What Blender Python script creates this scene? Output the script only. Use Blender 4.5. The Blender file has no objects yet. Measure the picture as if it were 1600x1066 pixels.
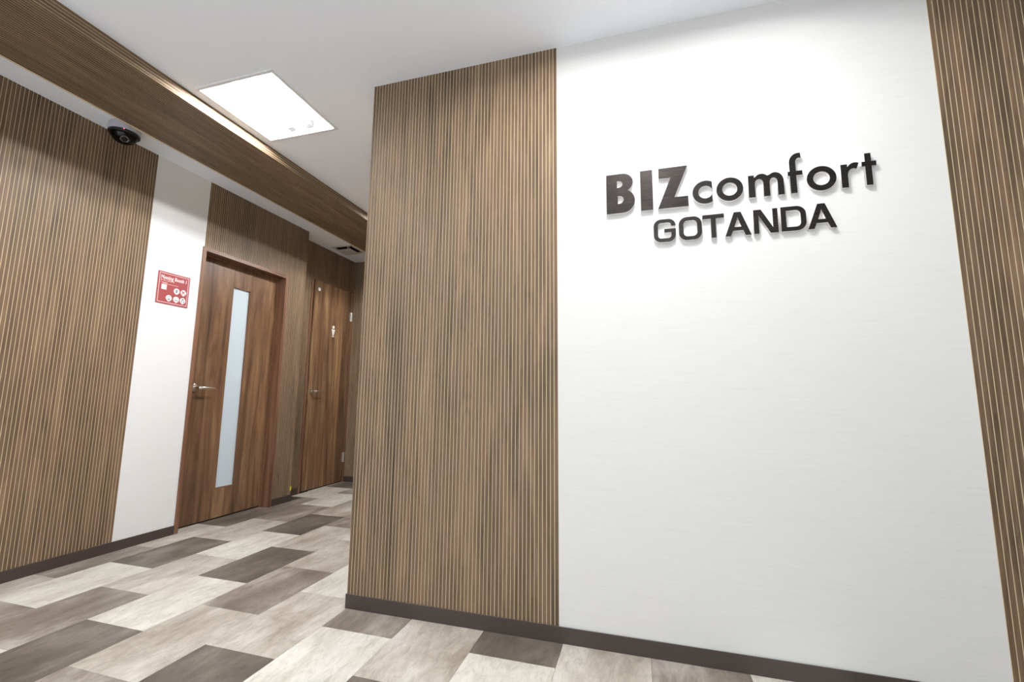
import bpy, bmesh, math, random
from mathutils import Matrix, Vector

random.seed(7)
C = bpy.context.scene.collection
SC = bpy.context.scene

# ------------------------------------------------------------------ camera, world, exposure
cam_d = bpy.data.cameras.new('camera')
cam = bpy.data.objects.new('camera', cam_d)
C.objects.link(cam)
SC.camera = cam
cam_d.sensor_fit = 'HORIZONTAL'
cam_d.sensor_width = 36.0
cam_d.lens = 689.7248 / 1600 * 36.0
cam_d.clip_start = 0.02
cam_d.clip_end = 60
R_ = Vector((0.9602828446570024, 0.27888348078649494, 0.008992352409911662))
U_ = Vector((0.028111708912235106, -0.12876024716842874, 0.9912772218563073))
F_ = Vector((-0.27760869957457945, 0.9516537200544817, 0.13148614766193836))
m = Matrix.Identity(4)
for i in range(3):
    m[i][0], m[i][1], m[i][2] = R_[i], U_[i], -F_[i]
m[2][3] = 0.882105
cam.matrix_world = m

world = bpy.data.worlds.new('world')
SC.world = world
world.use_nodes = True
world.node_tree.nodes['Background'].inputs[0].default_value = (0.84, 0.92, 1.0, 1)
world.node_tree.nodes['Background'].inputs[1].default_value = 1.42

SC.view_settings.view_transform = 'Standard'
SC.view_settings.look = 'None'
SC.view_settings.gamma = 1.0
SC.view_settings.use_curve_mapping = False
SC.view_settings.exposure = 0.24
SC.cycles.max_bounces = 10
SC.cycles.diffuse_bounces = 6

LAMP_POWER = 240.0          # emission strength of each fluorescent lamp

# ------------------------------------------------------------------ room dimensions (metres)
H = 2.4118          # ceiling height
YF = 1.7315         # logo wall plane
XC = -1.2238        # free end of logo wall
XB = -0.3139        # wood / white boundary
XR = 1.0013         # white / wood boundary
XE = 2.00           # right limit of the lobby, at the added light-blocking wall
XL = -2.9234        # left wall plane
X2 = -3.0826        # set-back wall plane with the toilet door
YP = 1.906          # wood / white boundary of the left wall
YW = 2.258          # white / door frame
YC = 3.2528         # outer corner of the left wall
YE = 4.173          # end wall
YFL = -0.55         # rear edge of the built floor
YB = -1.4           # wall behind the viewer
HB = 0.0565         # baseboard height
BL, BR, BZ = -2.6418, -2.1479, 2.3508   # ceiling beam
PITCH = 0.01569


# ------------------------------------------------------------------ materials
def lin(r, g, b):
    f = lambda c: (c / 255 / 12.92) if c / 255 <= 0.04045 else ((c / 255 + 0.055) / 1.055) ** 2.4
    return (f(r), f(g), f(b), 1)


class NT:
    def __init__(self, name):
        self.m = bpy.data.materials.new(name)
        self.m.use_nodes = True
        self.t = self.m.node_tree
        self.b = self.t.nodes['Principled BSDF']

    def n(self, kind, **kw):
        nd = self.t.nodes.new(kind)
        for k, v in kw.items():
            setattr(nd, k, v)
        return nd

    def l(self, a, b):
        self.t.links.new(a, b)

    def pos(self, scale, rnd=0.0):
        g = self.n('ShaderNodeNewGeometry')
        mp = self.n('ShaderNodeMapping')
        mp.inputs['Scale'].default_value = scale
        self.l(g.outputs['Position'], mp.inputs['Vector'])
        if rnd:
            oi = self.n('ShaderNodeObjectInfo')
            mu = self.n('ShaderNodeMath', operation='MULTIPLY')
            mu.inputs[1].default_value = rnd
            self.l(oi.outputs['Random'], mu.inputs[0])
            cb = self.n('ShaderNodeCombineXYZ')
            for i in range(3):
                self.l(mu.outputs[0], cb.inputs[i])
            self.l(cb.outputs[0], mp.inputs['Location'])
        return mp.outputs['Vector']

    def noise(self, vec, scale=1.0, detail=4, rough=0.55, dist=0.0):
        nz = self.n('ShaderNodeTexNoise')
        nz.inputs['Scale'].default_value = scale
        nz.inputs['Detail'].default_value = detail
        nz.inputs['Roughness'].default_value = rough
        nz.inputs['Distortion'].default_value = dist
        self.l(vec, nz.inputs['Vector'])
        return nz.outputs['Fac']

    def ramp(self, fac, stops, interp='LINEAR'):
        r = self.n('ShaderNodeValToRGB')
        r.color_ramp.interpolation = interp
        els = r.color_ramp.elements
        while len(els) < len(stops):
            els.new(0.5)
        for e, (p, c) in zip(els, stops):
            e.position = p
            e.color = c
        self.l(fac, r.inputs['Fac'])
        return r.outputs['Color']

    def mix(self, a, b, fac, mode='MIX'):
        x = self.n('ShaderNodeMix', data_type='RGBA', blend_type=mode)
        for sock, v in ((x.inputs[6], a), (x.inputs[7], b)):
            if isinstance(v, tuple):
                sock.default_value = v
            else:
                self.l(v, sock)
        if isinstance(fac, (int, float)):
            x.inputs[0].default_value = fac
        else:
            self.l(fac, x.inputs[0])
        return x.outputs[2]

    def bump(self, fac, strength, dist=0.001):
        b = self.n('ShaderNodeBump')
        b.inputs['Strength'].default_value = strength
        b.inputs['Distance'].default_value = dist
        self.l(fac, b.inputs['Height'])
        self.l(b.outputs['Normal'], self.b.inputs['Normal'])


def plain(name, col, rough=0.5, metal=0.0, spec=0.5):
    k = NT(name)
    k.b.inputs['Base Color'].default_value = col
    k.b.inputs['Roughness'].default_value = rough
    k.b.inputs['Metallic'].default_value = metal
    k.b.inputs['Specular IOR Level'].default_value = spec
    return k.m


def slat_wood(name, along):
    """brown veneer, grain running along one axis"""
    k = NT(name)
    def sv(hi, lo):
        q = [hi, hi, hi]
        q[along] = lo
        return k.pos(tuple(q))
    f1 = k.noise(sv(15.0, 1.1), 1.0, 5, 0.62, 1.2)
    c1 = k.ramp(f1, [(0.30, lin(82, 69, 54)), (0.44, lin(104, 86, 67)), (0.55, lin(116, 94, 75)), (0.70, lin(131, 111, 86))])
    f2 = k.noise(sv(64.0, 0.8), 1.0, 3, 0.5)
    c2 = k.ramp(f2, [(0.30, (0.84, 0.83, 0.80, 1)), (0.5, (1, 0.98, 0.96, 1)), (0.70, (1.12, 1.05, 1.0, 1))])
    c = k.mix(c1, c2, 1.0, 'MULTIPLY')
    # fine pores
    f5 = k.noise(sv(34.0, 5.0), 1.0, 4, 0.6, 0.8)
    c5 = k.ramp(f5, [(0.32, (0.74, 0.71, 0.68, 1)), (0.5, (1, 1, 1, 1)), (0.7, (1.1, 1.08, 1.05, 1))])
    c = k.mix(c, c5, 0.75, 'MULTIPLY')
    f3 = k.noise(sv(190.0, 4.5), 1.0, 3, 0.65, 0.5)
    c3 = k.ramp(f3, [(0.30, (0.55, 0.50, 0.47, 1)), (0.45, (1, 1, 1, 1))])
    c = k.mix(c, c3, 0.5, 'MULTIPLY')
    # dark drifting grain lines that run across neighbouring slats
    f4 = k.noise(sv(7.0, 0.55), 1.0, 2, 0.5, 2.2)
    c4 = k.ramp(f4, [(0.478, (1, 1, 1, 1)), (0.50, (0.62, 0.56, 0.52, 1)), (0.522, (1, 1, 1, 1))])
    c = k.mix(c, c4, 0.55, 'MULTIPLY')
    k.l(c, k.b.inputs['Base Color'])
    k.b.inputs['Roughness'].default_value = 0.5
    k.b.inputs['Specular IOR Level'].default_value = 0.25
    return k.m


def door_wood(name, off):
    """walnut boards standing side by side along Y"""
    k = NT(name)
    g = k.n('ShaderNodeNewGeometry')
    sx = k.n('ShaderNodeSeparateXYZ')
    k.l(g.outputs['Position'], sx.inputs[0])
    a = k.n('ShaderNodeMath', operation='ADD')
    a.inputs[1].default_value = off
    k.l(sx.outputs['Y'], a.inputs[0])
    d = k.n('ShaderNodeMath', operation='DIVIDE')
    d.inputs[1].default_value = 0.118
    k.l(a.outputs[0], d.inputs[0])
    fl = k.n('ShaderNodeMath', operation='FLOOR')
    k.l(d.outputs[0], fl.inputs[0])
    wn = k.n('ShaderNodeTexWhiteNoise', noise_dimensions='1D')
    k.l(fl.outputs[0], wn.inputs['W'])
    # per board offset of the grain
    mp = k.n('ShaderNodeMapping')
    mp.inputs['Scale'].default_value = (12, 12, 0.9)
    k.l(g.outputs['Position'], mp.inputs['Vector'])
    sc = k.n('ShaderNodeVectorMath', operation='SCALE')
    sc.inputs['Scale'].default_value = 9.0
    k.l(wn.outputs['Color'], sc.inputs[0])
    ad = k.n('ShaderNodeVectorMath', operation='ADD')
    k.l(mp.outputs[0], ad.inputs[0])
    k.l(sc.outputs[0], ad.inputs[1])
    f1 = k.noise(ad.outputs[0], 1.0, 6, 0.6, 1.4)
    c1 = k.ramp(f1, [(0.30, lin(80, 58, 43)), (0.44, lin(116, 88, 65)), (0.57, lin(136, 106, 79)), (0.70, lin(172, 141, 104))])
    c2 = k.ramp(wn.outputs['Value'], [(0.0, (0.66, 0.63, 0.62, 1)), (0.5, (0.98, 0.95, 0.92, 1)), (1.0, (1.28, 1.25, 1.16, 1))])
    c = k.mix(c1, c2, 1.0, 'MULTIPLY')
    f3 = k.noise(k.pos((120, 120, 5)), 1.0, 3, 0.65, 0.3)
    c3 = k.ramp(f3, [(0.30, (0.45, 0.40, 0.36, 1)), (0.48, (1, 1, 1, 1))])
    c = k.mix(c, c3, 0.45, 'MULTIPLY')
    k.l(c, k.b.inputs['Base Color'])
    k.b.inputs['Roughness'].default_value = 0.36
    k.b.inputs['Specular IOR Level'].default_value = 0.35
    return k.m


def frame_wood(name, along=2):
    k = NT(name)
    s = [40, 40, 40]
    s[along] = 1.2
    f1 = k.noise(k.pos(tuple(s)), 1.0, 5, 0.6, 0.6)
    c1 = k.ramp(f1, [(0.3, lin(88, 58, 42)), (0.5, lin(122, 86, 64)), (0.7, lin(138, 102, 78))])
    k.l(c1, k.b.inputs['Base Color'])
    k.b.inputs['Roughness'].default_value = 0.4
    return k.m


def tile_mat(name, dark, mid, light):
    k = NT(name)
    v = k.pos((6.5, 2.6, 1.0), 60.0)
    f1 = k.noise(v, 1.0, 7, 0.66, 0.3)
    c1 = k.ramp(f1, [(0.32, dark), (0.50, mid), (0.66, light)])
    v2 = k.pos((46, 15, 10), 40.0)
    f2 = k.noise(v2, 1.0, 6, 0.7, 1.0)
    c2 = k.ramp(f2, [(0.30, (0.70, 0.69, 0.68, 1)), (0.5, (1, 1, 1, 1)), (0.7, (1.15, 1.14, 1.13, 1))])
    c = k.mix(c1, c2, 0.8, 'MULTIPLY')
    # worn scratch marks
    v3 = k.pos((60, 42, 10), 90.0)
    f3 = k.noise(v3, 1.0, 5, 0.75, 2.0)
    c3 = k.ramp(f3, [(0.33, (0.66, 0.64, 0.62, 1)), (0.42, (1, 1, 1, 1))])
    c = k.mix(c, c3, 0.6, 'MULTIPLY')
    k.l(c, k.b.inputs['Base Color'])
    k.b.inputs['Roughness'].default_value = 0.42
    k.b.inputs['Specular IOR Level'].default_value = 0.35
    k.bump(f2, 0.25, 0.0006)
    return k.m


def wallpaper(name, axis_scale, g=1.0, tint=(1, 1, 1)):
    k = NT(name)
    r, gg, b = tint
    f = k.noise(k.pos(axis_scale), 1.0, 4, 0.65, 0.3)
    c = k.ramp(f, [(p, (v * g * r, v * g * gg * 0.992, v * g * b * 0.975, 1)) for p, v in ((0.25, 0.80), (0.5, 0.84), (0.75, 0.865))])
    k.l(c, k.b.inputs['Base Color'])
    k.b.inputs['Roughness'].default_value = 0.75
    k.b.inputs['Specular IOR Level'].default_value = 0.2
    k.bump(f, 0.18, 0.0005)
    return k.m


M = {}
M['slat_v'] = slat_wood('brown_veneer_upright', 2)
M['slat_y'] = slat_wood('brown_veneer_lengthwise', 1)
M['backing'] = plain('pale_line_backing', lin(208, 191, 158), 0.6, 0, 0.2)
M['door1'] = door_wood('walnut_door', 0.03)
M['door2'] = door_wood('walnut_toilet_door', 0.47)
M['frame'] = frame_wood('walnut_frame')
M['frame_h'] = frame_wood('walnut_frame_head', 1)
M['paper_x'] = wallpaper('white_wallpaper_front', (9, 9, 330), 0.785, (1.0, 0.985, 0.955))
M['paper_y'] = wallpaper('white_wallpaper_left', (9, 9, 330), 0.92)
M['ceiling'] = plain('white_ceiling_paint', (0.91, 0.94, 0.985, 1), 0.8, 0, 0.2)
M['baseboard'] = plain('brown_vinyl_baseboard', lin(68, 58, 53), 0.42, 0, 0.4)
M['cream_trim'] = plain('cream_trim', lin(222, 208, 184), 0.5)
M['under'] = plain('floor_screed', lin(60, 55, 50), 0.9)
M['tileW'] = tile_mat('cream_tile', lin(186, 180, 167), lin(206, 202, 190), lin(219, 216, 208))
M['tileL'] = tile_mat('light_taupe_tile', lin(148, 137, 122), lin(178, 170, 158), lin(204, 198, 189))
M['tileM'] = tile_mat('taupe_tile', lin(108, 98, 88), lin(138, 128, 118), lin(176, 168, 159))
M['tileD'] = tile_mat('dark_taupe_tile', lin(78, 71, 63), lin(103, 95, 86), lin(130, 121, 112))
M['white_plastic'] = plain('white_plastic', lin(226, 227, 230), 0.4)
M['light_white'] = plain('white_enamel', (0.80, 0.80, 0.80, 1), 0.45)
M['reflector'] = plain('grey_reflector', (0.30, 0.30, 0.30, 1), 0.5)
M['chrome'] = plain('satin_nickel', (0.80, 0.78, 0.75, 1), 0.25, 1.0)
M['black'] = plain('black_plastic', lin(22, 22, 26), 0.35)
M['dark_void'] = plain('dark_duct_and_gap_shade', lin(14, 13, 14), 0.9)  # vent duct, and the painted shade strips under the doors
M['red'] = plain('red_acrylic_sign', lin(158, 76, 77), 0.4, 0, 0.3)
M['white_print'] = plain('white_print', lin(248, 246, 244), 0.5)
M['grey_print'] = plain('grey_print', lin(110, 112, 116), 0.5)
M['dark_print'] = plain('dark_print', lin(58, 50, 52), 0.5)
M['red_print'] = plain('red_print', lin(196, 92, 92), 0.5)
M['pink_print'] = plain('pale_pink_print', lin(236, 208, 206), 0.5)
M['yellow'] = plain('yellow_tape', lin(226, 200, 40), 0.5)
M['camera_grey'] = plain('pale_grey_plastic', lin(186, 187, 194), 0.4)
M['vent'] = plain('beige_vent_plastic', lin(196, 190, 182), 0.5)
M['letter_side'] = plain('white_acrylic_edge', lin(238, 234, 232), 0.35)
k = NT('brushed_dark_metal')
f = k.noise(k.pos((14, 14, 900)), 1.0, 3, 0.6)
k.l(k.ramp(f, [(0.3, lin(20, 17, 15)), (0.5, lin(38, 33, 30)), (0.72, lin(70, 62, 57))]), k.b.inputs['Base Color'])
k.b.inputs['Metallic'].default_value = 0.75
k.b.inputs['Roughness'].default_value = 0.38
k.b.inputs['Specular IOR Level'].default_value = 0.5
M['letter_face'] = k.m
k = NT('frosted_glass')
k.b.inputs['Base Color'].default_value = lin(206, 219, 226)
k.b.inputs['Roughness'].default_value = 0.22
k.b.inputs['Specular IOR Level'].default_value = 0.5
k.b.inputs['Coat Weight'].default_value = 0.3
k.b.inputs['Coat Roughness'].default_value = 0.1
M['frosted'] = k.m
k = NT('smoked_dome')
tr = k.n('ShaderNodeBsdfTransparent')
tr.inputs[0].default_value = (0.42, 0.42, 0.45, 1)
gl = k.n('ShaderNodeBsdfGlossy')
gl.inputs['Roughness'].default_value = 0.04
fr = k.n('ShaderNodeFresnel')
fr.inputs[0].default_value = 1.45
mx = k.n('ShaderNodeMixShader')
k.l(fr.outputs[0], mx.inputs[0])
k.l(tr.outputs[0], mx.inputs[1])
k.l(gl.outputs[0], mx.inputs[2])
k.l(mx.outputs[0], k.t.nodes['Material Output'].inputs['Surface'])
M['dome'] = k.m


def emit(name, col, s):
    k = NT(name)
    e = k.n('ShaderNodeEmission')
    e.inputs[0].default_value = col
    e.inputs[1].default_value = s
    k.l(e.outputs[0], k.t.nodes['Material Output'].inputs['Surface'])
    return k.m


M['lamp'] = emit('fluorescent_lamp', (0.975, 0.985, 1.0, 1), LAMP_POWER)
M['led'] = emit('red_indicator', (1.0, 0.12, 0.2, 1), 2.0)


# ------------------------------------------------------------------ geometry helpers
class MB:
    def __init__(self):
        self.v, self.f = [], []

    def box(self, x0, x1, y0, y1, z0, z1):
        b = len(self.v)
        self.v += [(x, y, z) for z in (z0, z1) for y in (y0, y1) for x in (x0, x1)]
        self.f += [tuple(b + i for i in q) for q in ((0, 2, 3, 1), (4, 5, 7, 6), (0, 1, 5, 4), (1, 3, 7, 5), (3, 2, 6, 7), (2, 0, 4, 6))]
        return self

    def quad(self, *p):
        b = len(self.v)
        self.v += list(p)
        self.f.append((b, b + 1, b + 2, b + 3))
        return self

    def tube(self, pts, rad, n=10, cap=True):
        """swept round tube; rad is one radius or one for each point"""
        P = [Vector(p) for p in pts]
        rr = rad if isinstance(rad, (list, tuple)) else [rad] * len(P)
        b = len(self.v)
        for i, p in enumerate(P):
            d = (P[min(i + 1, len(P) - 1)] - P[max(i - 1, 0)]).normalized()
            a = d.cross(Vector((0, 0, 1)))
            if a.length < 0.05:
                a = d.cross(Vector((1, 0, 0)))
            a.normalize()
            c = d.cross(a)
            for j in range(n):
                t = 2 * math.pi * j / n
                self.v.append(tuple(p + rr[i] * (math.cos(t) * a + math.sin(t) * c)))
        for i in range(len(P) - 1):
            for j in range(n):
                q = (j + 1) % n
                self.f.append((b + i * n + j, b + i * n + q, b + (i + 1) * n + q, b + (i + 1) * n + j))
        if cap:
            self.f.append(tuple(b + j for j in reversed(range(n))))
            self.f.append(tuple(b + (len(P) - 1) * n + j for j in range(n)))
        return self

    def lathe(self, cx, cy, prof, n=32):
        """profile of (radius, z) about a vertical axis"""
        b = len(self.v)
        for r, z in prof:
            for j in range(n):
                t = 2 * math.pi * j / n
                self.v.append((cx + r * math.cos(t), cy + r * math.sin(t), z))
        for i in range(len(prof) - 1):
            for j in range(n):
                q = (j + 1) % n
                self.f.append((b + i * n + j, b + i * n + q, b + (i + 1) * n + q, b + (i + 1) * n + j))
        return self

    def build(self, name, mat, parent=None, bevel=0.0, smooth=False, origin=None):
        return mesh_obj(name, self.v, self.f, mat, parent, bevel, smooth, origin)


def wloc(o):
    v = Vector((0, 0, 0))
    while o:
        v += o.location
        o = o.parent
    return v


def mesh_obj(name, verts, faces, mat, parent=None, bevel=0.0, smooth=False, origin=None):
    if origin is None:
        xs, ys, zs = zip(*verts)
        origin = ((min(xs) + max(xs)) / 2, (min(ys) + max(ys)) / 2, min(zs))
    ox, oy, oz = origin
    me = bpy.data.meshes.new(name)
    me.from_pydata([(x - ox, y - oy, z - oz) for x, y, z in verts], [], faces)
    bm = bmesh.new()
    bm.from_mesh(me)
    bmesh.ops.recalc_face_normals(bm, faces=bm.faces)
    bm.to_mesh(me)
    bm.free()
    me.materials.append(mat)
    if smooth:
        for p in me.polygons:
            p.use_smooth = True
    o = bpy.data.objects.new(name, me)
    C.objects.link(o)
    if bevel:
        md = o.modifiers.new('bevel', 'BEVEL')
        md.width = bevel
        md.segments = 2
        md.limit_method = 'ANGLE'
    if parent is not None:
        o.parent = parent
        o.location = Vector(origin) - wloc(parent)
    else:
        o.location = origin
    return o


def tag(o, label, cat=None, group=None, kind=None):
    o['label'] = label
    if cat:
        o['category'] = cat
    if group:
        o['group'] = group
    if kind:
        o['kind'] = kind
    return o


def empty(name, loc, label=None, cat=None, kind=None, group=None):
    o = bpy.data.objects.new(name, None)
    o.empty_display_size = 0.05
    o.location = loc
    C.objects.link(o)
    if label:
        tag(o, label, cat, group, kind)
    return o


def smooth_by_angle(o, ang=40):
    for p in o.data.polygons:
        p.use_smooth = True
    o.data.set_sharp_from_angle(angle=math.radians(ang))


def copy_tree(o, loc):
    c = o.copy()
    C.objects.link(c)
    c.location = loc
    for ch in list(o.children):
        d = ch.copy()
        C.objects.link(d)
        d.parent = c
    return c


def curve_mesh(name, loops, z0, z1, xf):
    """solid from closed 2-D outlines (holes allowed), local z from z0 to z1, moved by xf"""
    cu = bpy.data.curves.new(name, 'CURVE')
    cu.dimensions = '2D'
    cu.fill_mode = 'BOTH'
    cu.extrude = (z1 - z0) / 2
    for lp in loops:
        s = cu.splines.new('POLY')
        s.points.add(len(lp) - 1)
        for p, (x, y) in zip(s.points, lp):
            p.co = (x, y, 0, 1)
        s.use_cyclic_u = True
    ob = bpy.data.objects.new(name, cu)
    C.objects.link(ob)
    dg = bpy.context.evaluated_depsgraph_get()
    me = bpy.data.meshes.new_from_object(ob.evaluated_get(dg))
    bpy.data.objects.remove(ob)
    bpy.data.curves.remove(cu)
    me.transform(xf @ Matrix.Translation((0, 0, (z0 + z1) / 2)))
    me.name = name
    return me


def text_mesh(name, body, size, xf, thick, shear=0.0, width=1.0, offset=0.0):
    cu = bpy.data.curves.new(name, 'FONT')
    cu.body = body
    cu.size = size
    cu.extrude = thick / 2
    cu.shear = shear
    cu.offset = offset
    cu.resolution_u = 3
    ob = bpy.data.objects.new(name, cu)
    C.objects.link(ob)
    dg = bpy.context.evaluated_depsgraph_get()
    me = bpy.data.meshes.new_from_object(ob.evaluated_get(dg))
    bpy.data.objects.remove(ob)
    bpy.data.curves.remove(cu)
    if len(me.vertices):
        xs = [v.co.x for v in me.vertices]
        w = max(xs) - min(xs)
        k = width / w
        me.transform(xf @ Matrix.Translation((0, 0, thick / 2)) @ Matrix.Diagonal((k, 1, 1, 1)) @ Matrix.Translation((-min(xs), 0, 0)))
    me.name = name
    return me


def data_obj(name, me, mat, parent):
    """link a mesh whose data is in world space as a part"""
    xs = [v.co.x for v in me.vertices]
    ys = [v.co.y for v in me.vertices]
    zs = [v.co.z for v in me.vertices]
    org = Vector(((min(xs) + max(xs)) / 2, (min(ys) + max(ys)) / 2, min(zs)))
    me.transform(Matrix.Translation(-org))
    me.materials.clear()
    me.materials.append(mat)
    o = bpy.data.objects.new(name, me)
    C.objects.link(o)
    o.parent = parent
    o.location = org - wloc(parent)
    return o


def arc(cx, cy, rx, ry, a0, a1, n=14):
    return [(cx + rx * math.cos(math.radians(a0 + (a1 - a0) * i / n)), cy + ry * math.sin(math.radians(a0 + (a1 - a0) * i / n))) for i in range(n + 1)]


def rrect(x0, x1, y0, y1, r, n=8, ry=None):
    ry = ry or r
    return (arc(x1 - r, y0 + ry, r, ry, -90, 0, n) + arc(x1 - r, y1 - ry, r, ry, 0, 90, n)
            + arc(x0 + r, y1 - ry, r, ry, 90, 180, n) + arc(x0 + r, y0 + ry, r, ry, 180, 270, n))


# ------------------------------------------------------------------ the shell
LX, LY = -1.8640, 1.7350          # visible ceiling light
SPOTS = [(LX, LY), (0.07, 1.06), (-1.864, 0.05), (0.07, -0.75), (-1.864, 3.40)]  # lobby-left and behind-viewer lights are unseen, added as fill
AP = 0.227                         # half the opening


def ceiling_grid():
    xs = sorted({-3.25, XE} | {round(x + s * AP, 5) for x, y in SPOTS for s in (-1, 1)} | {-2.975, -2.775})
    ys = sorted({YB, YE + 0.12} | {round(y + s * AP, 5) for x, y in SPOTS for s in (-1, 1)} | {3.665, 3.865})
    mb = MB()
    for i in range(len(xs) - 1):
        for j in range(len(ys) - 1):
            cx, cy = (xs[i] + xs[i + 1]) / 2, (ys[j] + ys[j + 1]) / 2
            if any(abs(cx - x) < AP and abs(cy - y) < AP for x, y in SPOTS):
                continue
            if -2.975 < cx < -2.775 and 3.665 < cy < 3.865:
                continue
            mb.box(xs[i], xs[i + 1], ys[j], ys[j + 1], H, H + 0.012)
    return mb


tag(ceiling_grid().build('ceiling', M['ceiling']), 'white painted ceiling of lobby and corridor', 'ceiling', kind='structure')

T = 0.12
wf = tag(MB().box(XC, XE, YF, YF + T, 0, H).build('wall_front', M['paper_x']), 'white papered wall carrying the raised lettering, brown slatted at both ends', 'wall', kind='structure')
wc = tag(MB().box(XC, XC + T, YF + T, YE, 0, H).build('wall_corridor', M['paper_y']), 'slatted corridor side of the lettering wall', 'wall', kind='structure')
D1A, D1B, D1T = YW, 3.042, 1.930      # outer edges of the first door frame
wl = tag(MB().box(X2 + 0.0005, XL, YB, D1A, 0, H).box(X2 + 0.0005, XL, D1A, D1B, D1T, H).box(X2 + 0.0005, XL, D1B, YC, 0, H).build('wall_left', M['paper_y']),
         'left wall, brown slatted with a white papered strip beside the glazed door', 'wall', kind='structure')
D2A, D2B, D2T = 3.508, 4.166, 2.068
w2 = tag(MB().box(X2 - T, X2, YC - 0.3, D2A, 0, H).box(X2 - T, X2, D2A, D2B, D2T, H).box(X2 - T, X2, D2B, YE, 0, H).build('wall_left_far', M['paper_y']),
         'set-back dark slatted wall around the toilet door', 'wall', kind='structure')
we = tag(MB().box(X2 - T, XE, YE, YE + T, 0, H).build('wall_end', M['paper_x']), 'dark slatted wall closing the far end of the corridor', 'wall', kind='structure')
tag(MB().box(XE, XE + T, YB, YF + T, 0, H).build('wall_right_light_block', M['slat_v']), 'unseen brown veneered wall added on the right to block light', 'wall', kind='structure')  # unseen wall, added to keep ambient light off the right slats

# ---- floor: every tile its own object
fl = tag(MB().box(X2 - T, XE, YFL, YE, -0.03, -0.0024).build('floor', M['under']), 'vinyl tile floor in cream, taupe and dark brown', 'floor', kind='structure')
TW, TL_ = 0.3073, 0.461
known = {  # row -> {joint index: tone}
    10: {-1: 'L', 0: 'M', 1: 'L', 2: 'D', 3: 'M', 4: 'W', 5: 'D'},
    9: {-1: 'M', 0: 'W', 1: 'D', 2: 'L', 3: 'M', 4: 'W', 5: 'M', 6: 'L'},
    8: {-2: 'W', -1: 'M', 0: 'L', 1: 'W', 2: 'D', 3: 'L', 4: 'M'},
    7: {-2: 'L', -1: 'D', 0: 'W', 1: 'D', 2: 'L', 3: 'M', 4: 'W'},
    6: {-2: 'M', -1: 'L', 0: 'M', 1: 'L', 2: 'W', 3: 'D'},
    5: {-2: 'W', -1: 'D', 0: 'L', 1: 'W', 2: 'M'},
    4: {-2: 'L', -1: 'W', 0: 'M', 1: 'D'},
    3: {-1: 'D', 0: 'L'},
    2: {-1: 'W', 0: 'D'},
    1: {-1: 'M', 0: 'L'},
    0: {-1: 'L', 0: 'M'},
    -1: {-1: 'D', 0: 'W'},
}
tile_cache = {}
tiles = []
rng = random.Random(3)


def put_tile(x0, x1, y0, y1, tone):
    g = 0.00045
    sx, sy = round(x1 - x0 - 2 * g, 4), round(y1 - y0 - 2 * g, 4)
    if sx < 0.01 or sy < 0.01:
        return
    key = (sx, sy, tone)
    loc = Vector(((x0 + x1) / 2, (y0 + y1) / 2, -0.0024))
    if key not in tile_cache:
        o = MB().box(-sx / 2, sx / 2, -sy / 2, sy / 2, 0, 0.0024).build('floor_tile', M['tile' + tone], None)
        tile_cache[key] = o.data
    else:
        o = bpy.data.objects.new('floor_tile', tile_cache[key])
        C.objects.link(o)
    o.parent = fl
    o.location = loc - fl.location
    tiles.append(o)


ZN = [(XL, XC, YB, YF + T), (XC, XE, YB, YF), (XL, XC, YF + T, YC), (X2, XC, YC, YE)]
for row in range(-8, 12):
    x1 = 0.3158 - TW * row
    x0 = x1 - TW
    base = 1.342 if row % 2 else 1.573
    prev = None
    for n in range(-9, 8):
        y0 = base + n * TL_
        y1 = y0 + TL_
        tone = known.get(row, {}).get(n)
        if tone is None:
            tone = rng.choice([t for t in 'WLMD' if t != prev])
        prev = tone
        # clip against the walls
        lim_x0 = X2 if y0 > YC - 0.02 else XL
        a0, a1 = max(x0, lim_x0), min(x1, XE)
        b0, b1 = max(y0, YFL), min(y1, YE)
        if (a0 + a1) / 2 > XC:
            b1 = min(b1, YF)
        if a1 - a0 > 0.012 and b1 - b0 > 0.012:
            put_tile(a0, a1, b0, b1, tone)
        if row == 10:          # cut pieces running into the recess of the glazed door
            e0, e1 = max(y0, 2.2850), min(y1, 3.0150)
            if e1 - e0 > 0.012:
                put_tile(-3.03, XL + 0.0008, e0, e1, tone)

# ---- baseboards
BT = 0.006
tag(MB().box(XC - BT, XE, YF - BT, YF - 0.0026, 0, HB).build('baseboard_front', M['baseboard'], bevel=0.001), 'dark brown vinyl baseboard under the lettering wall', 'baseboard', kind='structure')
tag(MB().box(XC - BT, XC - 0.0026, YF - 0.0026, YE, 0, HB).build('baseboard_corridor', M['baseboard']), 'dark brown baseboard on the corridor side of the lettering wall', 'baseboard', kind='structure')
tag(MB().box(XL + 0.0026, XL + BT, YB, D1A, 0, HB).build('baseboard_left', M['baseboard'], bevel=0.001), 'dark brown vinyl baseboard of the left wall up to the glazed door', 'baseboard', kind='structure')
tag(MB().box(XL + 0.0026, XL + BT, D1B, YC + BT, 0, HB).build('baseboard_left_short', M['baseboard'], bevel=0.001), 'short dark brown baseboard between glazed door and wall corner', 'baseboard', kind='structure')
tag(MB().box(X2 + 0.0026, X2 + BT, YC, D2A, 0, HB).build('baseboard_left_far', M['baseboard']), 'short dark brown baseboard beside the toilet door', 'baseboard', kind='structure')
tag(MB().box(X2 + BT, XC - BT, YE - BT, YE - 0.0026, 0, HB).build('baseboard_end', M['baseboard']), 'dark brown baseboard along the corridor end wall', 'baseboard', kind='structure')

# ---- slatted veneer panels
BK, PR, GAP = 0.0010, 0.0008, 0.0026


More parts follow.
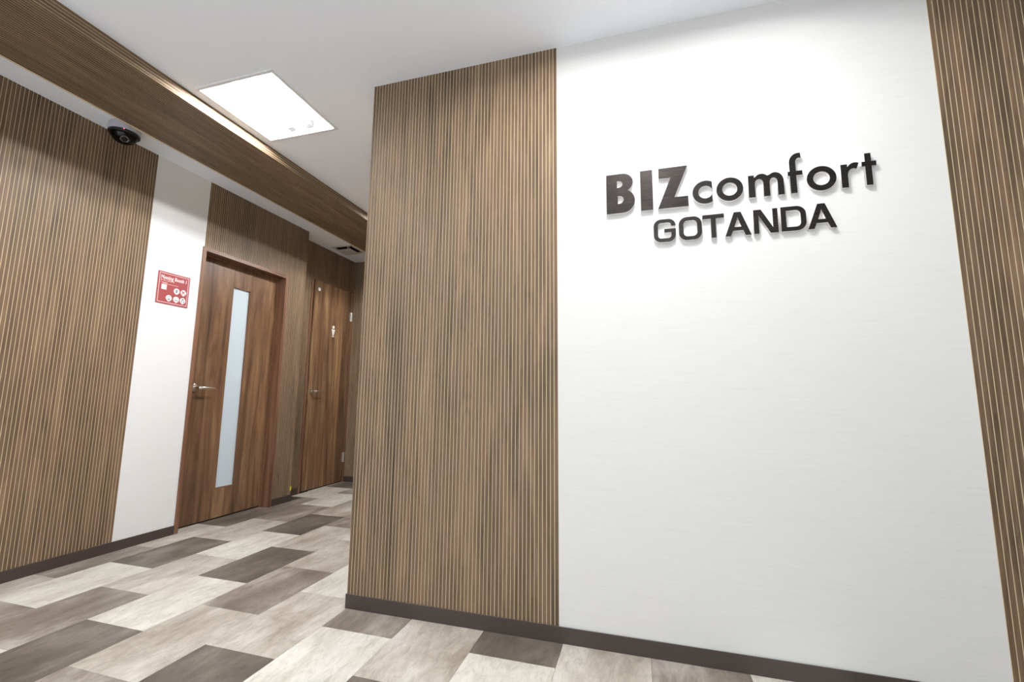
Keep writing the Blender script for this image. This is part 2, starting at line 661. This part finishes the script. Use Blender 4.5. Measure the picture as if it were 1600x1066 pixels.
def slat_singles(parent, axis, a0, a1, plane, sign, z0, z1):
    """backing plus one object for each slat; axis 'x' (wall faces y) or 'y' (wall faces x); sign = facing direction"""
    lo, hi = sorted((plane, plane + sign * BK))
    if axis == 'x':
        pn = MB().box(a0, a1, lo, hi, z0, z1).build('slat_panel', M['backing'], parent)
    else:
        pn = MB().box(lo, hi, a0, a1, z0, z1).build('slat_panel', M['backing'], parent)
    n = max(1, int(round((a1 - a0) / PITCH)))
    pt = (a1 - a0) / n
    w = pt - GAP
    s0 = plane + sign * BK
    lo, hi = sorted((s0, s0 + sign * PR))
    me = None
    for i in range(n):
        c = a0 + (i + 0.5) * pt
        loc = Vector((c, (lo + hi) / 2, z0)) if axis == 'x' else Vector(((lo + hi) / 2, c, z0))
        if me is None:
            mb = MB()
            if axis == 'x':
                mb.box(-w / 2, w / 2, -PR / 2, PR / 2, 0, z1 - z0)
            else:
                mb.box(-PR / 2, PR / 2, -w / 2, w / 2, 0, z1 - z0)
            o = mb.build('slat', M['slat_v'], None, origin=(0, 0, 0))
            me = o.data
        else:
            o = bpy.data.objects.new('slat', me)
            C.objects.link(o)
        o.parent = pn
        o.location = loc - wloc(pn)
    return pn


def slat_joined(parent, axis, rects, plane, sign, a0):
    """far panels: backing and one mesh of slats, cut to rectangles (a_lo, a_hi, z_lo, z_hi)"""
    bk, sl = MB(), MB()
    lo, hi = sorted((plane, plane + sign * BK))
    s0 = plane + sign * BK
    so, sh = sorted((s0, s0 + sign * PR))
    for (p, q, z0, z1) in rects:
        if axis == 'x':
            bk.box(p, q, lo, hi, z0, z1)
        else:
            bk.box(lo, hi, p, q, z0, z1)
        i = math.floor((p - a0) / PITCH)
        while a0 + i * PITCH < q:
            u, v = max(p, a0 + i * PITCH + GAP / 2), min(q, a0 + (i + 1) * PITCH - GAP / 2)
            if v - u > 0.002:
                if axis == 'x':
                    sl.box(u, v, so, sh, z0, z1)
                else:
                    sl.box(so, sh, u, v, z0, z1)
            i += 1
    pn = bk.build('slat_panel', M['backing'], parent)
    s = sl.build('slats', M['slat_v'], pn)
    s['kind'] = 'stuff'
    return pn


slat_singles(wf, 'x', XC - 0.002, XB, YF, -1, HB, H)
slat_singles(wf, 'x', XR, XR + PITCH * 60, YF, -1, HB, H)
slat_singles(wl, 'y', YP - PITCH * 130, YP, XL, 1, HB, H)
slat_joined(wl, 'y', [(D1A + 0.012, D1B, D1T, H), (D1B, YC, HB, H)], XL, 1, YC)
slat_joined(w2, 'y', [(YC, D2A, HB, H), (D2A, D2B, D2T, H), (D2B, YE - 0.003, HB, H)], X2, 1, YC)
slat_joined(we, 'x', [(X2 + 0.002, XC - 0.002, HB, H)], YE, -1, X2)
slat_joined(wc, 'y', [(YF, YE - 0.002, HB, H)], XC, -1, YF)

# ---- ceiling beam clad with lengthwise slats
bm_ = tag(MB().box(BL, BR, YB, YE - 0.003, BZ, H).build('ceiling_beam', M['backing']), 'long dropped ceiling beam clad in dark brown lengthwise slats', 'beam', kind='structure')
sl = MB()
n = 32
pt = (BR - BL - 0.006) / n
for i in range(n):
    a = BL + 0.006 + i * pt
    sl.box(a + 0.0013, a + pt - 0.0013, YB, YE - 0.003, BZ - 0.0007, BZ)
n = 4
pt = (H - BZ) / n
for i in range(n):
    a = BZ + i * pt
    sl.box(BR, BR + 0.0007, YB, YE - 0.003, a + 0.0014, a + pt - 0.0014)
s = sl.build('slats', M['slat_y'], bm_)
s['kind'] = 'stuff'
MB().box(BL - 0.003, BL + 0.004, YB, YE - 0.003, BZ - 0.003, BZ + 0.012).build('edge_trim', M['cream_trim'], bm_)

# ------------------------------------------------------------------ ceiling lights
def make_light():
    t = empty('ceiling_light', (LX, LY, H))
    d = 0.075
    h = MB()
    x0, x1, y0, y1 = LX - AP, LX + AP, LY - AP, LY + AP
    z1 = H + d
    g = 0.004
    h.box(x0, x1, y0, y1, z1, z1 + g)
    h.box(x0, x0 + g, y0, y1, H + 0.0, z1).box(x1 - g, x1, y0, y1, H + 0.0, z1)
    h.box(x0 + g, x1 - g, y0, y0 + g, H + 0.0, z1).box(x0 + g, x1 - g, y1 - g, y1, H + 0.0, z1)
    h.build('housing', M['reflector'], t)
    f = MB()
    o, i, th = AP + 0.014, AP - 0.003, 0.004
    f.box(LX - o, LX + o, LY - o, LY - i, H - th, H).box(LX - o, LX + o, LY + i, LY + o, H - th, H)
    f.box(LX - o, LX - i, LY - i, LY + i, H - th, H).box(LX + i, LX + o, LY - i, LY + i, H - th, H)
    f.build('frame', M['light_white'], t, bevel=0.0012)
    for k in (-1, 1):
        x = LX + k * 0.056
        b = MB()
        for s in (-1, 1):
            b.tube([(x + s * 0.0095, LY - 0.19, H + 0.046), (x + s * 0.0095, LY + 0.19, H + 0.046)], 0.0082, 8)
        b.tube([(x - 0.0095, LY - 0.183, H + 0.046), (x + 0.0095, LY - 0.183, H + 0.046)], 0.0082, 8)
        b.build('lamp', M['lamp'], t)
        MB().box(x - 0.022, x + 0.022, LY + 0.19, LY + 0.222, H + 0.030, H + 0.066).build('lamp_socket', M['white_plastic'], t)
    return t


light = make_light()
tag(light, 'bright square recessed ceiling light beside the brown beam', 'ceiling light', 'square recessed ceiling lights')
for (x, y), lb in zip(SPOTS[1:], ['square recessed ceiling light in front of the raised lettering', 'unseen square ceiling light added as fill at the left of the lobby',
                                  'unseen square ceiling light added as fill behind the viewer', 'square recessed ceiling light deep in the corridor before the toilet door']):
    c = copy_tree(light, (x, y, H))
    tag(c, lb, 'ceiling light', 'square recessed ceiling lights')

# ------------------------------------------------------------------ glazed door
d1 = empty('door_1', (XL, (D1A + D1B) / 2, 0), 'walnut door with tall narrow frosted pane in walnut frame', 'door', 'structure')
FP = XL + 0.008
FB = X2 + 0.003
jw = 0.026
fr = MB()
fr.box(FB, FP, D1A, D1A + jw, 0, D1T).box(FB, FP, D1B - jw, D1B, 0, D1T)
dfo = fr.build('door_frame', M['frame'], d1, bevel=0.0012)
MB().box(FB, FP, D1A + jw, D1B - jw, D1T - jw, D1T).build('frame_head', M['frame_h'], dfo)
LP = XL - 0.08          # leaf face
st = MB()
st.box(LP + 0.001, LP + 0.026, D1A + jw, D1A + jw + 0.004, 0, D1T - jw).box(LP + 0.001, LP + 0.026, D1B - jw - 0.010, D1B - jw, 0, D1T - jw)
st.box(LP + 0.001, LP + 0.026, D1A + jw + 0.004, D1B - jw - 0.010, D1T - jw - 0.012, D1T - jw)
st.build('door_stop', M['frame'], dfo)
y0, y1, z0, z1 = D1A + jw + 0.003, D1B - jw - 0.003, 0.010, D1T - jw - 0.004
gy0, gy1, gz0, gz1 = 2.595, 2.756, 0.216, 1.729
lf = MB()
th = 0.036
e = 0.0004
lf.box(LP - th, LP, y0, gy0, z0, z1).box(LP - th, LP, gy1, y1, z0, z1)
lf.box(LP - th, LP, gy0 + e, gy1 - e, z0, gz0).box(LP - th, LP, gy0 + e, gy1 - e, gz1, z1)
leaf = lf.build('door_leaf', M['door1'], d1, bevel=0.0008)
MB().box(LP - 0.022, LP - 0.014, gy0, gy1, gz0, gz1).build('glass_pane', M['frosted'], leaf)
bd = MB()
bw = 0.006
bd.box(LP - 0.014, LP - 0.002, gy0, gy0 + bw, gz0, gz1).box(LP - 0.014, LP - 0.002, gy1 - bw, gy1, gz0, gz1)
bd.box(LP - 0.014, LP - 0.002, gy0 + bw, gy1 - bw, gz0, gz0 + bw).box(LP - 0.014, LP - 0.002, gy0 + bw, gy1 - bw, gz1 - bw, gz1)
MB().box(LP - th, LP - 0.012, y0, y1, 0, 0.0095).build('gap_shade_strip', M['dark_void'], leaf)  # dark strip added as shade under the leaf, stops light leaking through
bd.build('glazing_bead', M['frame'], leaf)


def lever(xf, y, z, leaf_obj, length=0.118):
    """round rose with a tapering lever reaching towards +y"""
    b = MB()
    b.tube([(xf, y, z), (xf + 0.007, y, z), (xf + 0.009, y, z)], [0.026, 0.026, 0.022], 24)
    r = b.build('handle_rose', M['chrome'], leaf_obj)
    smooth_by_angle(r)
    b = MB()
    pts = [(xf + 0.008, y, z), (xf + 0.034, y, z), (xf + 0.046, y + 0.004, z), (xf + 0.052, y + 0.016, z), (xf + 0.053, y + 0.05, z + 0.001), (xf + 0.052, y + 0.09, z + 0.001), (xf + 0.050, y + length, z)]
    b.tube(pts, [0.011, 0.0105, 0.0105, 0.0100, 0.0085, 0.0068, 0.0045], 14)
    l = b.build('door_handle', M['chrome'], leaf_obj)
    smooth_by_angle(l)
    l['label'] = 'satin metal lever handle'


lever(LP, 2.360, 0.944, leaf)

# ------------------------------------------------------------------ toilet door
d2 = empty('door_2', (X2, (D2A + D2B) / 2, 0), 'walnut toilet door with white man symbol at the far end of the corridor', 'door', 'structure')
f2 = MB()
f2.box(X2 - T, X2 + 0.010, D2A, D2A + 0.024, 0, D2T).box(X2 - T, X2 + 0.010, D2B - 0.018, D2B, 0, D2T)
f2o = f2.build('door_frame', M['frame'], d2, bevel=0.001)
MB().box(X2 - T, X2 + 0.010, D2A + 0.024, D2B - 0.018, D2T - 0.014, D2T).build('frame_head', M['frame_h'], f2o)
MB().box(X2 - 0.06, X2 - 0.032, D2A + 0.024, D2A + 0.05, 0, D2T - 0.014).build('door_stop', M['frame'], f2o)
ly0, ly1, lz0, lz1 = 3.556, D2B - 0.020, 0.010, D2T - 0.018
LX2 = X2 + 0.006
leaf2 = MB().box(LX2 - 0.036, LX2, ly0, ly1, lz0, lz1).build('door_leaf', M['door2'], d2, bevel=0.0008)
MB().box(LX2 - 0.036, LX2 - 0.012, ly0, ly1, 0, 0.0095).build('gap_shade_strip', M['dark_void'], leaf2)  # same added shade strip in the gap below this leaf
lever(LX2, 3.598, 0.944, leaf2, 0.125)
b = MB()
b.box(X2 - 0.004, X2 + 0.003, D2A + 0.0245, D2A + 0.040, 0.905, 1.010)
b.box(X2 + 0.003, X2 + 0.006, D2A + 0.028, D2A + 0.036, 0.955, 0.985)
b.build('strike_plate', M['chrome'], f2o, bevel=0.0008)
for z in (1.775, 0.258):
    b = MB()
    b.tube([(LX2 + 0.008, ly1 - 0.002, z - 0.05), (LX2 + 0.008, ly1 - 0.002, z + 0.05)], 0.0075, 12)
    b.box(LX2, LX2 + 0.002, ly1 - 0.034, ly1 - 0.004, z - 0.05, z + 0.05)
    b.build('hinge', M['chrome'], leaf2)
# man symbol and round indicator
XF2 = Matrix(((0, 0, 1, LX2), (1, 0, 0, 0), (0, 1, 0, 0), (0, 0, 0, 1)))   # local x -> Y, y -> Z, z -> X
py, pz = 3.862, 1.575
loops = [arc(py, pz + 0.041, 0.017, 0.017, 0, 360, 20)[:-1],
         [(py - 0.027, pz + 0.018), (py + 0.027, pz + 0.018), (py + 0.0085, pz - 0.045), (py - 0.0085, pz - 0.045)],
         arc(py, pz - 0.056, 0.018, 0.006, 0, 360, 16)[:-1]]
data_obj('toilet_symbol', curve_mesh('toilet_symbol', loops, 0, 0.002, XF2), M['white_print'], leaf2)
data_obj('indicator_disc', curve_mesh('indicator_disc', [arc(3.616, 1.964, 0.018, 0.018, 0, 360, 20)[:-1]], 0, 0.004, XF2), M['white_print'], leaf2)

# ------------------------------------------------------------------ raised lettering
DEP, FACE = 0.0136, 0.0009
sign = empty('wall_lettering', (0.35, YF, 1.484), 'two lines of raised dark brushed metal lettering on the white wall', 'sign')


def solid_letter(ch, loops, ox, oz, lab):
    xf = Matrix(((1, 0, 0, ox), (0, 0, -1, YF), (0, 1, 0, oz), (0, 0, 0, 1)))
    body = data_obj('letter', curve_mesh('letter', loops, 0.0, DEP, xf), M['letter_side'], sign)
    body['label'] = lab
    face = data_obj('letter_face', curve_mesh('letter_face', loops, DEP, DEP + FACE, xf), M['letter_face'], body)
    return body


h = 0.164
B = [[(0, 0), (0.062, 0)] + arc(0.062, 0.0485, 0.047, 0.0485, -90, 66)[1:] + arc(0.061, 0.1255, 0.042, 0.0385, -58, 90) + [(0, h)],
     [(0.0415, 0.106)] + [(0.0415, 0.1345)] + arc(0.0475, 0.12025, 0.0155, 0.01425, 90, -90, 10),
     [(0.0435, 0.0385)] + [(0.0435, 0.0715)] + arc(0.0495, 0.055, 0.0165, 0.0165, 90, -90, 10)]
solid_letter('B', B, -0.111, 1.618, 'bold raised letter B')
solid_letter('I', [[(0, 0), (0.0455, 0), (0.0455, h), (0, h)]], 0.0200, 1.618, 'bold raised letter I')
Z = [[(0, 0), (0.110, 0), (0.110, 0.041), (0.0605, 0.041), (0.1115, h), (0.005, h), (0.005, 0.123), (0.049, 0.123)]]
solid_letter('Z', Z, 0.0835, 1.618, 'bold raised letter Z')
b0 = 1.623
cut = 0.0690
c_ = [[(cut, 0.0445 + 0.0455 * math.sin(math.radians(59)))] + arc(0.0455, 0.0445, 0.0455, 0.0455, 60, 300, 30) + [(cut, 0.0445 - 0.0455 * math.sin(math.radians(59)))]
      + [(cut, 0.0445 - 0.0250 * math.sin(math.radians(20)))] + arc(0.0455, 0.0445, 0.0250, 0.0250, 338, 22, 26) + [(cut, 0.0445 + 0.0250 * math.sin(math.radians(20)))]]
solid_letter('c', c_, 0.2090, b0 - 0.002, 'raised small letter c')
o_ = [arc(0.0455, 0.0445, 0.0455, 0.0455, 0, 360, 40)[:-1], arc(0.0455, 0.0445, 0.0255, 0.0255, 0, 360, 30)[:-1]]
solid_letter('o', o_, 0.2925, b0 - 0.001, 'raised small letter o beside letter c')
m_ = [[(0, 0), (0, 0.085), (0.0200, 0.085), (0.0200, 0.076)] + arc(0.0435, 0.0530, 0.0280, 0.0350, 135, 48, 12) + arc(0.0875, 0.0530, 0.0280, 0.0350, 128, 0, 16)
      + [(0.1155, 0), (0.0955, 0)] + arc(0.0826, 0.0505, 0.0129, 0.0180, 0, 180, 12) + [(0.0697, 0), (0.0495, 0)] + arc(0.0355, 0.0505, 0.0140, 0.0180, 0, 180, 12) + [(0.0215, 0)]]
solid_letter('m', m_, 0.4010, b0 + 0.001, 'raised small letter m')
f_ = [[(0.0065, 0), (0.0065, 0.067), (0, 0.067), (0, 0.083), (0.0065, 0.083), (0.0065, 0.117)] + arc(0.0365, 0.117, 0.0300, 0.0340, 180, 76, 14)
      + [(0.0445, 0.132)] + arc(0.0385, 0.1165, 0.0120, 0.0160, 62, 180, 10) + [(0.0265, 0.083), (0.0465, 0.083), (0.0465, 0.067), (0.0265, 0.067), (0.0265, 0)]]
solid_letter('f', f_, 0.5305, b0 + 0.001, 'raised small letter f')
solid_letter('o', [arc(0.0455, 0.0445, 0.0455, 0.0455, 0, 360, 40)[:-1], arc(0.0455, 0.0445, 0.0255, 0.0255, 0, 360, 30)[:-1]], 0.5885, b0 + 0.001, 'raised small letter o after letter f')
r_ = [[(0, 0), (0, 0.085), (0.0200, 0.085), (0.0200, 0.075)] + arc(0.0430, 0.0560, 0.0270, 0.0330, 145, 64, 12) + [(0.0475, 0.0665)]
      + arc(0.0375, 0.0440, 0.0175, 0.0240, 60, 180, 12) + [(0.0200, 0)]]
solid_letter('r', r_, 0.6940, b0 + 0.001, 'raised small letter r')
t_ = [[(0.0100, 0), (0.0100, 0.0690), (0, 0.0690), (0, 0.0860), (0.0100, 0.0860), (0.0100, 0.116), (0.0285, 0.116), (0.0285, 0.0860), (0.0430, 0.0860), (0.0430, 0.0690), (0.0285, 0.0690), (0.0285, 0)]]
solid_letter('t', t_, 0.7570, b0 + 0.002, 'raised small letter t')
g0, gh = 1.4840, 0.0905
G = [arc(0.0530, 0.0635, 0.0270, 0.0270, 0, 90, 8) + arc(0.0270, 0.0635, 0.0270, 0.0270, 90, 180, 8) + arc(0.0270, 0.0270, 0.0270, 0.0270, 180, 270, 8)
     + arc(0.0530, 0.0270, 0.0270, 0.0270, 270, 360, 8) + [(0.0800, 0.0510), (0.0385, 0.0510), (0.0385, 0.0370), (0.0640, 0.0370), (0.0640, 0.0270)]
     + arc(0.0525, 0.0262, 0.0115, 0.0122, 0, -90, 6) + arc(0.0275, 0.0262, 0.0115, 0.0122, 270, 180, 6) + arc(0.0275, 0.0643, 0.0115, 0.0122, 180, 90, 6) + arc(0.0525, 0.0643, 0.0115, 0.0122, 90, 0, 6)
     + [(0.0640, 0.0620), (0.0800, 0.0620)]]
solid_letter('G', G, 0.0640, g0, 'raised capital letter G')
O = [rrect(0, 0.0810, 0, gh, 0.0290), rrect(0.0165, 0.0645, 0.0142, gh - 0.0142, 0.0150)]
solid_letter('O', O, 0.1550, g0, 'raised capital letter O')
Tt = [[(0.0290, 0), (0.0290, 0.0750), (0, 0.0750), (0, gh), (0.0745, gh), (0.0745, 0.0750), (0.0455, 0.0750), (0.0455, 0)]]
solid_letter('T', Tt, 0.2388, g0, 'raised capital letter T')
A = [[(0, 0), (0.0185, 0), (0.0265, 0.0200), (0.0605, 0.0200), (0.0685, 0), (0.0870, 0), (0.0550, gh), (0.0320, gh)], [(0.0320, 0.0335), (0.0550, 0.0335), (0.0435, 0.0710)]]
solid_letter('A', A, 0.3145, g0, 'raised capital letter A between T and N')
N = [[(0, 0), (0.0165, 0), (0.0165, 0.0700), (0.0535, 0), (0.0785, 0), (0.0785, gh), (0.0620, gh), (0.0620, 0.0205), (0.0250, gh), (0, gh)]]
solid_letter('N', N, 0.4105, g0 + 0.0005, 'raised capital letter N')
D = [[(0, 0)] + arc(0.0480, 0.0300, 0.0310, 0.0300, -90, 0, 10) + arc(0.0480, gh - 0.0300, 0.0310, 0.0300, 0, 90, 10) + [(0, gh)],
     [(0.0165, 0.0145)] + arc(0.0465, 0.0305, 0.0155, 0.0160, -90, 0, 8) + arc(0.0465, gh - 0.0305, 0.0155, 0.0160, 0, 90, 8) + [(0.0165, gh - 0.0145)]]
solid_letter('D', D, 0.4985, g0 + 0.001, 'raised capital letter D')
solid_letter('A', A, 0.5815, g0 + 0.001, 'raised capital letter A at the end of the lower line')

# ------------------------------------------------------------------ red room sign
SY0, SY1, SZ0, SZ1 = 1.985, 2.191, 1.472, 1.679
ST = 0.004
rs = empty('room_sign', (XL, (SY0 + SY1) / 2, SZ0), 'small red square room sign with white print on the white wall strip', 'sign')
MB().box(XL, XL + ST, SY0, SY1, SZ0, SZ1).build('sign_plate', M['red'], rs, bevel=0.0006)
XS = Matrix(((0, 0, 1, XL + ST), (1, 0, 0, SY0), (0, 1, 0, SZ0), (0, 0, 0, 1)))
PT = 0.0004
W_ = SY1 - SY0
Hh = SZ1 - SZ0
bo = 0.0085
data_obj('print_border', curve_mesh('print_border', [[(bo, bo), (W_ - bo, bo), (W_ - bo, Hh - bo), (bo, Hh - bo)],
         [(bo + 0.003, bo + 0.003), (W_ - bo - 0.003, bo + 0.003), (W_ - bo - 0.003, Hh - bo - 0.003), (bo + 0.003, Hh - bo - 0.003)]], 0, PT, XS), M['pink_print'], rs)


def txt(body, x, y, size, width, mat, name='lettering', shear=0.0, offset=0.0):
    me = text_mesh(name, body, size, XS @ Matrix.Translation((x, y, 0)), PT, shear, width, offset)
    return data_obj(name, me, mat, rs)


txt('Meeting Booth 1', 0.017, 0.160, 0.034, 0.166, M['white_print'], shear=0.15, offset=0.0002)
txt('\u30df\u30fc\u30c6\u30a3\u30f3\u30b0\u30d6\u30fc\u30b9', 0.017, 0.1455, 0.0130, 0.086, M['white_print'], offset=0.0001)


def bar(x0, x1, y0, y1, mat, name='print_line', z=0.0):
    data_obj(name, curve_mesh(name, [[(x0, y0), (x1, y0), (x1, y1), (x0, y1)]], z, z + PT, XS), mat, rs)


bar(0.017, 0.020, 0.1355, 0.1385, M['pink_print'])
bar(0.026, 0.060, 0.1340, 0.1375, M['pink_print'])
bar(0.032, 0.064, 0.1275, 0.1300, M['pink_print'])
bar(0.066, 0.130, 0.1285, 0.1305, M['pink_print'])
bar(0.026, 0.058, 0.0920, 0.1240, M['white_print'], 'white_label')
IC = [('cup', 0.124, 0.0960), ('cross', 0.169, 0.0960), ('phone', 0.079, 0.0420), ('laptop', 0.126, 0.0420), ('talk', 0.169, 0.0420)]
for kind, cx, cy in IC:
    rr = 0.0188
    di = data_obj('icon', curve_mesh('icon', [arc(cx, cy, rr, rr, 0, 360, 28)[:-1]], 0, PT, XS), M['white_print'], rs)

    def mark(loops, mat):
        data_obj('icon_mark', curve_mesh('icon_mark', loops, PT, 2 * PT, XS), mat, di)
    if kind == 'cup':
        mark([[(cx - 0.0065, cy + 0.009), (cx - 0.0050, cy - 0.002), (cx + 0.0050, cy - 0.002), (cx + 0.0065, cy + 0.009)]], M['grey_print'])
        mark([[(cx - 0.0048, cy - 0.003), (cx - 0.0040, cy - 0.011), (cx + 0.0040, cy - 0.011), (cx + 0.0048, cy - 0.003)]], M['dark_print'])
    elif kind == 'cross':
        mark([arc(cx - 0.004, cy + 0.004, 0.006, 0.005, 0, 360, 14)[:-1]], M['grey_print'])
        a, w = 0.0125, 0.0016
        for s in (-1, 1):
            data_obj('icon_mark', curve_mesh('icon_mark', [[(cx - a - w, cy - s * (a - w)), (cx - a + w, cy - s * (a + w)), (cx + a + w, cy + s * (a - w)), (cx + a - w, cy + s * (a + w))]], 2 * PT + (s + 1) * PT / 4, 3 * PT + (s + 1) * PT / 4, XS), M['red_print'], di)
    elif kind == 'phone':
        mark([rrect(cx - 0.007, cx + 0.007, cy - 0.012, cy + 0.012, 0.002, 4), rrect(cx - 0.0055, cx + 0.0055, cy - 0.006, cy + 0.0095, 0.001, 3)], M['dark_print'])
    elif kind == 'laptop':
        mark([[(cx - 0.009, cy - 0.005), (cx + 0.009, cy - 0.005), (cx + 0.009, cy + 0.008), (cx - 0.009, cy + 0.008)], [(cx - 0.0075, cy - 0.0035), (cx + 0.0075, cy - 0.0035), (cx + 0.0075, cy + 0.0065), (cx - 0.0075, cy + 0.0065)]], M['grey_print'])
        mark([[(cx - 0.012, cy - 0.0095), (cx + 0.012, cy - 0.0095), (cx + 0.011, cy - 0.0065), (cx - 0.011, cy - 0.0065)]], M['dark_print'])
    else:
        mark([arc(cx - 0.0075, cy - 0.002, 0.0028, 0.0028, 0, 360, 12)[:-1], arc(cx + 0.0075, cy - 0.002, 0.0028, 0.0028, 0, 360, 12)[:-1],
              [(cx - 0.011, cy - 0.011), (cx - 0.004, cy - 0.011), (cx - 0.005, cy - 0.0055), (cx - 0.010, cy - 0.0055)],
              [(cx + 0.004, cy - 0.011), (cx + 0.011, cy - 0.011), (cx + 0.010, cy - 0.0055), (cx + 0.005, cy - 0.0055)],
              rrect(cx - 0.006, cx + 0.006, cy + 0.004, cy + 0.011, 0.002, 4)], M['dark_print'])
for x, y in ((0.124, 0.0735), (0.169, 0.0735), (0.079, 0.0185), (0.126, 0.0185), (0.169, 0.0185)):
    bar(x - 0.006, x + 0.006, y, y + 0.0028, M['pink_print'])

# ------------------------------------------------------------------ dome camera
CX, CY, CR = -2.790, 1.628, 0.073
sc_ = empty('security_camera', (CX, CY, H), 'round white and black dome security camera on the ceiling strip', 'camera')
b = MB().lathe(CX, CY, [(0.0, H), (CR, H), (CR, H - 0.044), (CR - 0.003, H - 0.047), (0.0, H - 0.047)], 40)
o = b.build('camera_base', M['camera_grey'], sc_)
smooth_by_angle(o)
b = MB().lathe(CX, CY, [(0.0, H - 0.047), (CR - 0.001, H - 0.047), (CR - 0.001, H - 0.055), (CR - 0.006, H - 0.060), (CR - 0.012, H - 0.060), (CR - 0.012, H - 0.052), (0.0, H - 0.052)], 40)
o = b.build('camera_ring', M['black'], sc_)
smooth_by_angle(o)
prof = [(0.061 * math.cos(math.radians(a)), H - 0.057 - 0.048 * math.sin(math.radians(a))) for a in range(0, 91, 10)]
o = MB().lathe(CX, CY, prof, 36).build('dome_cover', M['dome'], sc_, smooth=True)
# eyeball lens aimed into the lobby
ld = Vector((0.62, -0.25, -0.75)).normalized()
c0 = Vector((CX, CY, H - 0.060))
b = MB()
b.tube([c0 - ld * 0.004, c0 + ld * 0.016, c0 + ld * 0.030, c0 + ld * 0.034], [0.030, 0.030, 0.024, 0.020], 24)
o = b.build('lens_barrel', M['black'], sc_)
b = MB()
b.tube([c0 + ld * 0.0341, c0 + ld * 0.0365], [0.0205, 0.0190], 24)
o = b.build('lens_ring', M['chrome'], sc_)
b = MB()
b.tube([c0 + ld * 0.0366, c0 + ld * 0.0385], [0.0150, 0.0120], 20)
o2 = b.build('lens_glass', M['black'], o)
q = Vector((CX + 0.060, CY - 0.040, H - 0.049))
MB().box(q.x - 0.002, q.x + 0.002, q.y - 0.002, q.y + 0.002, q.z - 0.003, q.z + 0.002).build('indicator_light', M['led'], sc_)

# ------------------------------------------------------------------ ceiling vent
VX, VY = -2.875, 3.765
v = empty('ceiling_vent', (VX, VY, H), 'beige square ceiling vent with dropped flat plate near the corridor end', 'vent')
b = MB()
a, i_, t_h = 0.118, 0.096, 0.008
b.box(VX - a, VX + a, VY - a, VY - i_, H - t_h, H).box(VX - a, VX + a, VY + i_, VY + a, H - t_h, H)
b.box(VX - a, VX - i_, VY - i_, VY + i_, H - t_h, H).box(VX + i_, VX + a, VY - i_, VY + i_, H - t_h, H)
b.build('vent_frame', M['vent'], v, bevel=0.003)
b = MB()
b.box(VX - 0.0998, VX + 0.0998, VY - 0.0998, VY + 0.0998, H + 0.10, H + 0.104)
for s in (-1, 1):
    b.box(VX + s * 0.0968 - 0.0025, VX + s * 0.0968 + 0.0025, VY - 0.0998, VY + 0.0998, H + 0.0, H + 0.10)
    b.box(VX - 0.094, VX + 0.094, VY + s * 0.0968 - 0.0025, VY + s * 0.0968 + 0.0025, H + 0.0, H + 0.10)
b.build('vent_duct', M['dark_void'], v)
b = MB()
b.box(VX - 0.082, VX + 0.082, VY - 0.082, VY + 0.082, H - 0.030, H - 0.024)
b.box(VX - 0.012, VX + 0.012, VY - 0.012, VY + 0.012, H - 0.024, H + 0.10)
b.build('vent_plate', M['vent'], v, bevel=0.002)

# ------------------------------------------------------------------ yellow tape tab on the wall corner
b = MB()
b.box(XL + 0.002, XL + 0.003, YC - 0.014, YC + 0.003, 0.088, 0.125)
b.box(XL - 0.020, XL + 0.002, YC + 0.002, YC + 0.003, 0.088, 0.125)
tag(b.build('tape_tab', M['yellow']), 'tiny yellow tape tab low on the slatted wall corner', 'tape')

bpy.context.view_layer.update()
